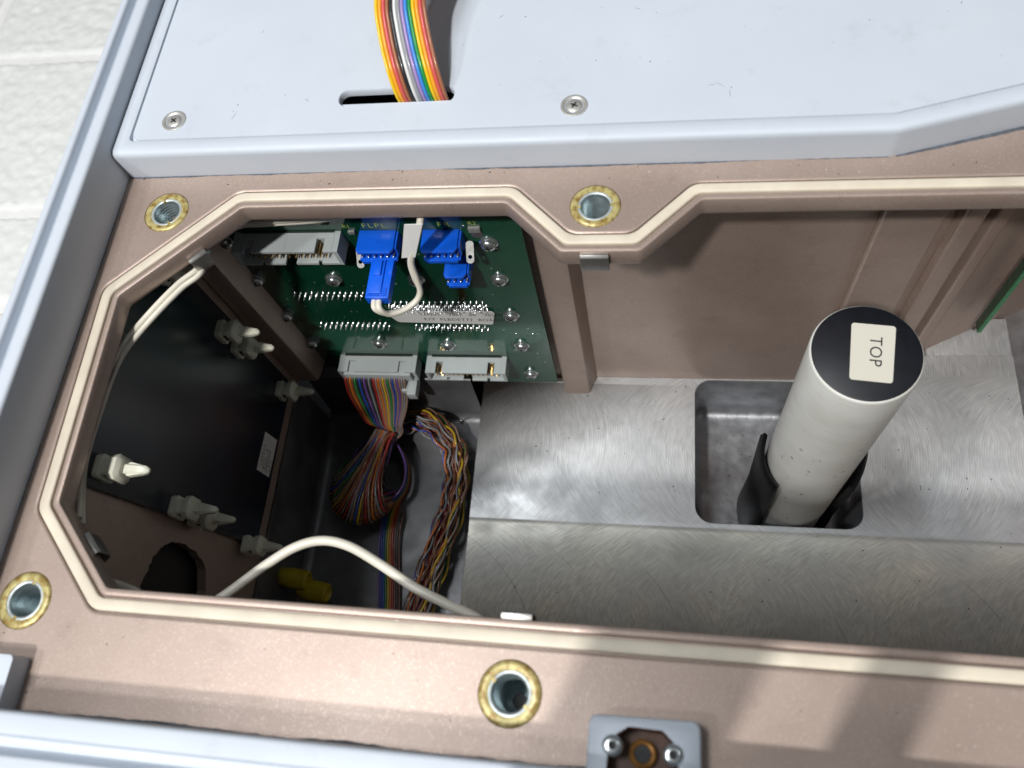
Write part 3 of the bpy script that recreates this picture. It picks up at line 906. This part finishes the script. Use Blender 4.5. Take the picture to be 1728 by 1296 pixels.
# part-number sticker: white, printed
sm = fillet([(-116.6, -103.9), (-72.4, -105.6), (-69.6, -93.4), (-121.0, -94.4)], [2.5, 1.2, 2, .6], 4)
YS = BY - 1.3
stp = build(MB().prism(sm, YS, YS + .25, lambda u, v, h: (u, h, v)), "number_sticker", 'paper', pcb)
ux, uz = Vector((1, 0, -.02)), Vector((-.05, 0, 1))
text("124291    7007   00    70171", 3.0, 'ink', stp, (-104.8, YS - .05, -97.2), ux, uz, spacing=1.08)
text("E77  FLBDET77  BOARD", 3.3, 'ink', stp, (-103.6, YS - .05, -101.9), ux, uz, spacing=1.08)
text("FLPL", 4.0, 'silk', pcb, (-110.6, BY - .06, -30.6), (1, 0, 0), (0, 0, 1), spacing=1.3)
text("FR", 4.0, 'silk', pcb, (-81, BY - .06, -30.4), (1, 0, 0), (0, 0, 1), spacing=1.3)
text("R1", 3.0, 'silk', pcb, (-118.6, BY - .06, -30.6), (1, 0, 0), (0, 0, 1))
text("R2", 3.0, 'silk', pcb, (-69.2, BY - .06, -29.6), (1, 0, 0), (0, 0, 1))

# ================================================================== left: blue-black sheet with nylon standoffs
lp_th = thing("black_side_panel", "glossy blue black side sheet carrying pale nylon standoffs on the left wall", "side panel", (-182, 110, -142))
sp_ = fillet([(65.2, -9.5), (75.4, -142), (159, -142), (159, -9.5)], [2, 4, 4, 2], 5)
build(MB().prism(sp_, -183.8, -182, lambda u, v, h: (h, u, v)), "sheet", 'panel', lp_th, bevel=.2)
def standoff(y, z):
    rootn = MB()
    x0 = -182
    b = MB()
    def sect(x, hw, hh, ch): return [(x, y + a, z + c) for a, c in ((-hw, -hh + ch), (-hw + ch, -hh), (hw - ch, -hh), (hw, -hh + ch), (hw, hh - ch), (hw - ch, hh), (-hw + ch, hh), (-hw, hh - ch))]
    b.rings([sect(x0, 4.0, 4.4, 1.0), sect(x0 + 2.6, 4.2, 4.6, 1.1)], True, True, True)
    b.rings([sect(x0 + 2.6, 2.9, 3.2, .8), sect(x0 + 5.4, 2.9, 3.2, .8)], True, False, False)
    b.rings([sect(x0 + 5.4, 4.1, 4.7, 1.6), sect(x0 + 8.0, 4.4, 4.9, 1.7), sect(x0 + 9.2, 3.0, 3.2, 1.0)], True, True, True)
    s = build(b, "standoff", 'nylon', lp_th, bevel=.2, smooth=35)
    b = MB()
    b.rings([sect(x0 + 9, 1.7, 1.7, .5), sect(x0 + 14.8, 1.6, 1.6, .6), sect(x0 + 17.2, 1.2, 1.2, .5), sect(x0 + 18.0, .5, .5, .2)], True, True, True)
    for sy in (-1, 1):   # spring barbs
        q = [(x0 + 10.2, y + sy * 2.2), (x0 + 11.2, y + sy * 2.35), (x0 + 17.0, y + sy * 1.2), (x0 + 16.6, y + sy * .8), (x0 + 10.2, y + sy * 1.75)]
        b.prism(q, z - .9, z + .9, lambda uu, vv, h: (uu, vv, h))
    build(b, "snap_tip", 'nylon', s, smooth=35)
    build(MB().box(x0 + 2.9, x0 + 5.2, y - 2.96, y - 2.90, z - 2.1, z + 2.1), "moulded_pocket", 'dark', s)
for y in (73.0, 150.0):
    for z in (-20.5, -68.6, -83.4, -131.2): standoff(y, z)
lab = MB().add([(-181.9, 126.6, -126.2), (-181.9, 127.2, -139.6), (-181.9, 108.0, -139.2), (-181.9, 107.6, -125.8)], [(0, 1, 2, 3)])
for v_ in lab.v: pass
lb = build(MB().prism([(126.6, -126.2), (127.2, -139.6), (108.0, -139.2), (107.6, -125.8)], -182.0, -181.8, lambda u, v, h: (h, u, v)), "number_label", 'paper', lp_th)
for k, (s_, zz, yy) in enumerate((("127317", -129.4, 110.2), ("ECL  0", -132.6, 109.8), ("FI800000", -135.4, 109.3), ("J.P.0", -138.2, 110.6))):
    text(s_, 3.2 if k < 2 else 2.6, 'ink', lb, (-181.72, yy, zz), (0, 1, 0), (0, 0, 1), spacing=1.15)

# ================================================================== spring clips on the lip
def clip(name, label, pts_xy, z0, z1, depth, nrm, wd):
    """folded strip hooked over the lip edge: front leg, top bend, lower foot"""
    c = Vector((*pts_xy, 0)); n = Vector((*nrm, 0)).normalized(); t = Vector((-n.y, n.x, 0))
    prof_ = [(-.2, z1 - .2), (.9, z1), (1.7, z1 - .8), (1.8, z0 + 1.2), (1.2, z0), (-2.2, z0 - .5)]
    th = .5
    outer = [(a, b) for a, b in prof_]
    inner = [(a - th, b - th * .6) for a, b in prof_[:3]] + [(a - th, b + .2) for a, b in prof_[3:5]] + [(prof_[5][0], prof_[5][1] + th)]
    loop = outer + inner[::-1]
    mb = MB().prism(loop, -wd / 2, wd / 2, lambda uu, vv, h: tuple(c + n * uu + t * h + Vector((0, 0, vv))))
    o = build(mb, name, 'steel', None, bevel=.12)
    return tag(o, label, "clip", "spring clips on the opening's lip")
clip("spring_clip", "small steel clip under the flange notch below the middle insert", (-19.2, 143.8), -9.4, -.6, 2, (0, -1), 9.0)
clip("spring_clip", "bright steel clip on the slanting upper left lip above the white wires", (-158.2, 147.0), -12.5, -4.2, 2, (.69, -.72), 6.8)
clip("spring_clip", "small steel clip standing on the near lip right of the white cable", (-34.2, 30.8), -9.0, 0.6, 2, (0, 1), 8.2)
clip("spring_clip", "small steel clip on the slanting lower left lip beside the ragged hole", (-165.5, 44.0), -10.0, -3.0, 2, (.70, .71), 8.0)

# ================================================================== white cables
def cable(name, label, ctrl, r, n=14, mat='pvc_white', cat="cable"):
    o = build(MB().tube(spline(ctrl, n), r, 14), name, mat, None, smooth=70)
    return tag(o, label, cat)
cable("white_cable", "single white cable arching over the tray beside the near lip",
      [(-168, 36, -13), (-155, 33, -15), (-141, 27, -18), (-133, 32.5, -24), (-119, 45.6, -26), (-110, 51.6, -25.5), (-101.5, 53.8, -25), (-92.5, 52.4, -25), (-82, 47.6, -25.3), (-70, 41.2, -25.8), (-60, 37.2, -26.5), (-50, 33.5, -28), (-36, 25, -31), (-20, 22, -32)], 1.55)
pairA = [(-178.5, 54, -12.5), (-182.4, 64, -13.5), (-182.6, 76, -10.2), (-182.6, 96, -10.2), (-182.4, 110, -11.2), (-179.6, 118, -11.4), (-172.2, 129.0, -10.2), (-165.6, 138.6, -10), (-160.0, 145.6, -10.4), (-163.5, 154.5, -12.5), (-162, 163, -17), (-157, 171.4, -21.5), (-146, 171.2, -20.0), (-122.5, 171.0, -17.6), (-104, 171.5, -13.5), (-86, 171, -12)]
pairB = [(x + (1.3 if 4 < i < 9 else .1), y - 1.6 if i < 9 else y + .6, z - (0.6 if 4 < i < 9 else 2.2)) for i, (x, y, z) in enumerate(pairA)]
cable("white_wire", "upper wire of the white pair tucked along the left and back lip", pairA, 1.02, cat="wire")
cable("white_wire", "lower wire of the white pair tucked along the left and back lip", pairB, 1.02, cat="wire")
wl = thing("tagged_white_lead", "short white twin lead with a folded marker tag looping into the blue plug", "wire", (-95, 155, -52))
def lead(dx, dy, dz):
    c = [(-104.0 + dx * 1.6, 149.5, -39.2), (-103.4 + dx * 1.6, 145.5, -40.0), (-100 + dx * .6, 146.0 + dy * .3, -44.6), (-95 + dx * .3, 150 + dy, -48.2 + dz), (-90.4, 153.5 + dy, -47.2 + dz * .6), (-88.3 + dx * .3, 155.5 + dy, -42.8), (-88.6 + dx * .5, 156.5, -36), (-88.6 + dx * .4, 158.5, -28.5), (-85.6 + dx * .3, 160.2, -21), (-82.4 + dx * .3, 163.4, -14), (-81 + dx * .3, 168.4, -9.5)]
    build(MB().tube(spline(c, 10), 1.12, 12), "wire", 'pvc_white', wl, smooth=70)
lead(-.2, 0, 0)
lead(1.0, -1.2, 1.2)
tgq = [(-91.2, 159.0, -25.8), (-85.6, 158.6, -24.6), (-79.6, 162.0, -9.4), (-86.2, 162.0, -9.6)]
nt = (Vector(tgq[1]) - Vector(tgq[0])).cross(Vector(tgq[3]) - Vector(tgq[0])).normalized()
tgm = MB().add(tgq + [tuple(Vector(p) + nt * .5) for p in tgq], [(0, 1, 2, 3), (7, 6, 5, 4)] + [(i, (i + 1) % 4, 4 + (i + 1) % 4, 4 + i) for i in range(4)])
tgo = build(tgm, "marker_tag", 'paper', wl)
e1 = (Vector(tgq[2]) - Vector(tgq[1])).normalized(); e2 = (Vector(tgq[0]) - Vector(tgq[1])).normalized()
e2 = (e2 - e1 * e1.dot(e2)).normalized()
for zsg in (-.08, .58):
    text("2  9 8", 2.7, 'ink', tgo, Vector(tgq[1]) + e1 * 2.2 + e2 * .8 + nt * zsg, e1, e2)
# ================================================================== rainbow cables
ORDER = ['brown', 'red', 'orange', 'yellow', 'green', 'blue', 'violet', 'grey', 'white', 'black']
# 1. flat ribbon through the slot of the cover panel
rc = thing("flat_ribbon_cable", "flat fourteen wire rainbow ribbon cable rising out of the cover slot", "ribbon cable", (-80, 200, 5))
cols = ['yellow', 'amber', 'coral', 'cocoa', 'grey', 'white', 'grey', 'lavender', 'sky', 'green', 'yellow', 'amber', 'coral', 'cocoa']
cols[4] = 'black'
cl = [(-78.4, 199.0, 2), (-78.9, 198.3, 9), (-79.8, 199.2, 14.5), (-81.2, 203.0, 20), (-82.8, 208.5, 24), (-84.4, 215, 27), (-85.6, 222, 30), (-85.2, 230, 32), (-82, 245, 30), (-79, 262, 25)]
cl = spline(cl, 8)
for k, cn in enumerate(cols):
    o_ = (k - 6.5) * 1.27
    pts = []
    for i, p in enumerate(cl):
        tg = (cl[min(i + 1, len(cl) - 1)] - cl[max(i - 1, 0)]).normalized()
        side = Vector((1, 0, 0)) - tg * tg.x
        side.normalize()
        pts.append(p + side * o_)
    build(MB().tube(pts, 0.66, 8), "wire", 'w_' + cn, rc, smooth=70)

# 2. twisted-pair rainbow cable: plug, flat fan, hank, bundle
tc = thing("rainbow_cable_hank", "coiled multicolour twisted pair cable plugged into the lower left grey header", "cable", (-140, 130, -203))
pl_ = build(MB().box(-155.6, -120.4, 164.9, 172.6, -149.4, -143.0), "ribbon_plug", 'grey_plastic', tc, bevel=.3)
build(MB().box(-123.6, -118.9, 158.2, 168.0, -157.4, -151.4).box(-126.4, -123.4, 160, 166.0, -155.2, -151.2), "strain_relief", 'grey_plastic', pl_, bevel=.4)
fancol = ['red', 'brown', 'orange', 'brown', 'green', 'black', 'blue', 'black', 'violet', 'black', 'grey', 'black', 'red', 'tan', 'orange', 'tan', 'yellow', 'tan', 'green', 'tan', 'blue', 'tan', 'violet', 'tan', 'grey', 'tan']
N = len(fancol)
rnd = random.Random(3)
for k, cn in enumerate(fancol):
    s = (k - (N - 1) / 2) / ((N - 1) / 2)            # -1 .. 1 across the flat
    x0 = -140.2 + s * 15.6
    gx, gy, gz = -140.4 + s * 5.5, 146.0 + abs(s) * 2 - s * 1.5, -182.0 + rnd.uniform(-1.5, 1.5)
    q = rnd.random()
    # hank: nested loops hanging left and round to the front, the small ones on top
    lr = 0.12 + 0.88 * ((k * 7 + 3) % N) / N
    cx, cy = -136.5 - 14.5 * lr, 121.0 - 4 * lr
    ctrl = [(x0, 168, -146.6), (x0, 164.6, -147.2), (x0, 162.2, -150.0), (x0, 159.6, -156), (x0 * .86 - 140 * .14, 155.4, -164.0), (gx * .6 + x0 * .4, 150.6, -173), (gx, gy, gz)]
    for j, a in enumerate([112, 142, 172, 202, 232, 262, 292, 322, 350]):
        rr = radians(a + rnd.uniform(-6, 6))
        hz = -183.0 + 7.5 * (1 - lr) * sin(radians((a - 100) * .75)) + rnd.uniform(-1.2, 1.2) - max(0, a - 285) * .13
        ctrl.append((cx + (15.6 * lr + 1.5) * cos(rr) + rnd.uniform(-.8, .8), cy + (18.5 * lr + 4.5 * (1 - lr)) * sin(rr) + rnd.uniform(-.8, .8), hz))
    build(MB().tube(spline(ctrl, 6), 0.60, 6), "wire", 'd_' + cn, tc, smooth=70)
# outer layer of the hank: wires drawn across it from the gather and tucked under its lower rim
for k in range(24):
    t = k / 23
    a = radians(165 + 165 * t)
    bx, by = -149.5 + 18 * cos(a), 117.0 + 19.5 * sin(a)
    ctrl = [(-146.0 + 11 * t, 148.5 - 2 * t, -177.5 + rnd.uniform(-1, 1)), (-147.5 + 10 * t + rnd.uniform(-1, 1), 140, -175 + rnd.uniform(-1, 1)), ((bx - 142) / 2 + rnd.uniform(-1, 1), (by + 134) / 2, -173 + rnd.uniform(-1.5, 1.0)),
            (bx * .8 - 142 * .2, by * .85 + 120 * .15, -176), (bx, by, -182 + rnd.uniform(-1, 1)), (bx * .7 - 146 * .3, by * .7 + 118 * .3, -190)]
    cn = ['tan', 'grey', 'tan', 'blue', 'cocoa', 'green', 'tan', 'yellow', 'cocoa', 'orange', 'tan', 'red', 'grey', 'tan', 'blue', 'yellow', 'brown', 'red', 'tan', 'orange', 'cocoa', 'grey', 'red', 'brown'][k]
    build(MB().tube(spline(ctrl, 6), 0.60, 6), "wire", 'd_' + cn, tc, smooth=70)
# bundle sweeping right and forward
bc = spline([(-148, 116, -199), (-154, 132, -198), (-151, 147, -196), (-142, 157, -193.5), (-129.5, 161, -191), (-115.8, 155.5, -190), (-105.4, 144, -189.5), (-102.2, 130, -190), (-102.6, 114, -191), (-107, 93, -192), (-112, 72, -193), (-116, 50, -194), (-118, 30, -195)], 9)
colsB = ['brown', 'grey', 'orange', 'blue', 'brown', 'red', 'green', 'grey', 'cocoa', 'black', 'black', 'red', 'brown', 'yellow', 'green', 'blue', 'violet', 'grey', 'brown', 'black', 'tan', 'red', 'brown', 'orange', 'cocoa', 'brown', 'blue', 'green', 'black', 'yellow', 'cocoa', 'red', 'grey', 'brown', 'violet', 'orange']
for k, cn in enumerate(colsB):
    a0 = rnd.uniform(0, 2 * pi); base_r = 7.6 * sqrt(rnd.random()); ba = rnd.uniform(0, 2 * pi)
    fq = rnd.uniform(.45, .7); drift = rnd.uniform(-.018, .018)
    pts = []
    nB = len(bc)
    for i, p in enumerate(bc):
        tg = (bc[min(i + 1, nB - 1)] - bc[max(i - 1, 0)]).normalized()
        side = Vector((0, 0, 1)).cross(tg).normalized(); up = tg.cross(side)
        sp_w = 1.0 + 0.35 * max(0, (i - nB * .62)) / (nB * .38)
        uu = base_r * cos(ba + drift * i) * 1.05 * sp_w + 0.95 * cos(a0 + fq * i)
        vv = base_r * sin(ba + drift * i) * .62 + 0.95 * sin(a0 + fq * i)
        pts.append(p + side * uu + up * vv)
    build(MB().tube(pts, 0.60, 6), "wire", 'd_' + cn, tc, smooth=70)
# marker on the hank
mk = fillet([(-170, 118), (-161, 127), (-155, 120), (-165, 110)], 1, 3)
mko = build(MB().prism(mk, -188, -187.6, lambda u, v, h: (u, v, h + (u + 165) * .15)), "marker_sleeve", 'paper', tc)
text("12422", 3.2, 'ink', mko, (-166.2, 121.4, -187.4 ), (.75, .66, .11), (-.6, .75, 0))

# 3. flat ribbon crossing the tray under the hank
fr = thing("flat_tray_ribbon", "flat dark rainbow ribbon cable crossing the grey tray towards the near lip", "ribbon cable", (-133, 80, -203))
cf_ = ['blue', 'blue', 'green', 'green', 'yellow', 'orange', 'red', 'red', 'brown', 'brown']
cf_ = ['violet', 'blue', 'blue', 'green', 'yellow', 'orange', 'red', 'brown', 'black', 'brown']
c2 = spline([(-160, 128, -199), (-158, 140, -197), (-150, 147, -196), (-138, 145, -196.5), (-130.5, 134, -197), (-129.5, 122, -197.5), (-134, 113, -198), (-137, 104, -199), (-137, 92, -200.5), (-134.5, 75, -201), (-132, 55, -201.2), (-131, 25, -201.4)], 8)
for k, cn in enumerate(cf_):
    pts = []
    for i, p in enumerate(c2):
        tg = (c2[min(i + 1, len(c2) - 1)] - c2[max(i - 1, 0)]).normalized()
        side = Vector((0, 0, 1)).cross(tg).normalized()
        # on edge round the loop, laid flat afterwards
        t = min(1, max(0, (i - 44) / 14)); t = t * t * (3 - 2 * t)
        up = tg.cross(side)
        d_ = (-side) * t + up * (1 - t)
        pts.append(p + d_.normalized() * (4.5 - k) * 1.22 + Vector((0, 0, (1 - t) * 5.0)))
    build(MB().tube(pts, 0.62, 6), "wire", 'd_' + cn, fr, smooth=70)

# ================================================================== small things in the tray and on the plate
def sleeve(x, y, z, d, label):
    o = thing("yellow_sleeve", label, "cable sleeve", (x, y, z - 4), "yellow sleeves in the tray corner")
    dd = Vector(d).normalized()
    build(MB().lathe([(3.2, -3), (4.6, -1.8), (5.2, 4), (5.2, 10), (4.7, 13.2), (3.8, 13.8), (3.0, 12)], (x, y, z), dd, 20, True, True), "sleeve", 'yellow_pl', o, smooth=45)
    build(MB().tube([Vector((x, y, z)) - dd * 18, Vector((x, y, z)) - dd * 8, Vector((x, y, z)) + dd * 1], 1.6, 8), "lead", 'w_grey', o, smooth=60)
sleeve(-182, 68, -178, (1, -.1, .05), "upper left of the two yellow sleeves in the tray corner")
sleeve(-172.5, 63.5, -183, (1, -.12, .05), "lower right of the two yellow sleeves in the tray corner")
ls = thing("loose_screw", "tiny loose screw lying on the grey tray beside the plate edge", "screw", (-104, 165.2, -203))
ax = Vector((.9, .42, .05)).normalized()
build(MB().lathe([(1.35, 0), (1.4, .5), (1.1, 1.1), (.4, 1.25)], (-105.8, 164.4, -201.8), -ax, 12, True, True), "head", 'steel', ls, smooth=40)
thr = []
h = 0
while h < 5.5: thr += [(.62, h), (.42, h + .25)]; h += .5
build(MB().lathe(thr, (-105.8, 164.4, -201.8), ax, 10, True, True), "shank", 'steel', ls, smooth=0)

# right-hand board end
rbd = thing("green_board_edge", "narrow edge of another green circuit board at the right of the cavity", "circuit board", (156, 212, -168))
q = [(155.6, 205), (157.2, 205), (157.2, 210), (155.6, 210)]
build(MB().prism(q, -167, -30, lambda u, v, h: (u, v, h)), "board", 'dgreen', rbd)
build(MB().box(155.5, 157.3, 204.3, 204.95, -167, -30), "cut_edge", 'edge', rbd)
cn = thing("dark_cable_gland", "dark ribbed block partly seen beside the right board", "cable gland", (206, 206, -199))
build(MB().lathe([(13, 0), (14, 3), (14, 16), (12.5, 18), (11, 18.5), (11, 24), (9, 25)], (206, 206, -199), (0, 0, 1), 28, True, True), "gland_body", 'dark', cn, smooth=40)

# grit and swarf
def scatter(name, n, fx, mat, label, smin, smax, seed):
    rg_ = random.Random(seed)
    mb = MB()
    for _ in range(n):
        x, y, z = fx(rg_)
        s1 = rg_.uniform(smin, smax); el = rg_.uniform(1, 3.0); a = rg_.uniform(0, pi)
        pts = []
        for kk in range(5):
            t_ = 2 * pi * kk / 5
            u_, v_ = cos(t_) * s1 * el * .6, sin(t_) * s1 * .5
            pts.append((x + u_ * cos(a) - v_ * sin(a), y + u_ * sin(a) + v_ * cos(a)))
        mb.rings([[(p[0], p[1], z) for p in pts], [(x + (p[0] - x) * .6, y + (p[1] - y) * .6, z + s1 * .5) for p in pts]], True, False, True)
    o = build(mb, name, mat, None, smooth=0)
    return tag(o, label, "debris", kind="stuff")
def on_plate(r):
    while True:
        x, y = r.uniform(-90, 178), r.uniform(30, 186)
        if 18 < x < 105 and 107 < y: continue
        return x, y, (pz0 if y > 107 else pzf) + .01
scatter("swarf", 130, on_plate, 'debris', "dark specks of swarf scattered over the milled plate", .18, .55, 5)
def on_pocket(r): return r.uniform(30, 60), r.uniform(118, 178), -230.98
scatter("pocket_grit", 26, on_pocket, 'debris', "dark specks lying on the floor of the plate pocket", .2, .6, 6)
def on_flange(r):
    while True:
        x, y = r.uniform(-186, 150), r.choice((r.uniform(1, 22), r.uniform(171, 177)))
        return x, y, .02
scatter("flange_grit", 46, on_flange, 'debris', "dark grit specks on the champagne flange along the white rails", .12, .38, 8)
scatter("pale_grit", 26, on_flange, 'debris_l', "pale grit specks on the champagne flange along the white rails", .12, .36, 9)
def on_panel(r): return r.uniform(-175, 120), r.uniform(190, 240), 12.17
scatter("panel_grit", 34, on_panel, 'debris', "tiny dark specks on the white cover panel", .08, .28, 10)

# grime gathered in the joints between the white rails and the casting
def grime(name, path, w0, w1, seed, label):
    rg_ = random.Random(seed)
    mb = MB(); a, b = [], []
    P = [Vector(p) for p in path]
    for i in range(len(P) - 1):
        t = (P[i + 1] - P[i]); L = t.length; t.normalize(); nn = Vector((-t.y, t.x))
        n = int(L / 1.1); wd = rg_.uniform(w0, w1)
        for k in range(n):
            wd = min(w1, max(w0 * .3, wd + rg_.uniform(-.16, .16)))
            p = P[i] + t * (k * L / n)
            a.append((p.x, p.y, .012)); q = p + nn * wd; b.append((q.x, q.y, .012))
    mb.rings([a, b], False)
    return tag(build(mb, name, 'grime', house, smooth=0), kind="stuff")
M['grime'] = plain("blue_grey_grime", (0.10, 0.11, 0.13), 0.7, var=0.4, vp=2, bump=.3)
grime("grime", [(71, 177.95), (-190, 177.5)], .15, .9, 1, "")
grime("grime", [(190, 209), (72, 178.2)], .3, 1.5, 2, "")
grime("grime", [(-190.05, 177), (-190.05, 12)], .1, .45, 3, "")
grime("grime", [(-170, -2.6), (-13, -3.5)], .15, .8, 4, "")
grime("grime", [(12, -3.7), (200, -4.8)], .15, .8, 5, "")

# short scuffs left on the cover panel by tools
def scuffs(n, seed):
    rg_ = random.Random(seed); mb = MB()
    for _ in range(n):
        x, y = rg_.uniform(-150, 110), rg_.uniform(188, 236)
        if y < 190 + max(0, x - 60) * .28: continue
        a = rg_.uniform(0, pi); L = rg_.uniform(.8, 3.2); wd = rg_.uniform(.05, .14)
        d = Vector((cos(a), sin(a))); nn = Vector((-d.y, d.x)); c = Vector((x, y))
        q = [c - d * L, c + nn * wd, c + d * L, c - nn * wd]
        mb.add([(p.x, p.y, 12.165) for p in q], [(0, 1, 2, 3)])
    return tag(build(mb, "scuff_marks", 'grime', cover, smooth=0), kind="stuff")
scuffs(10, 31)
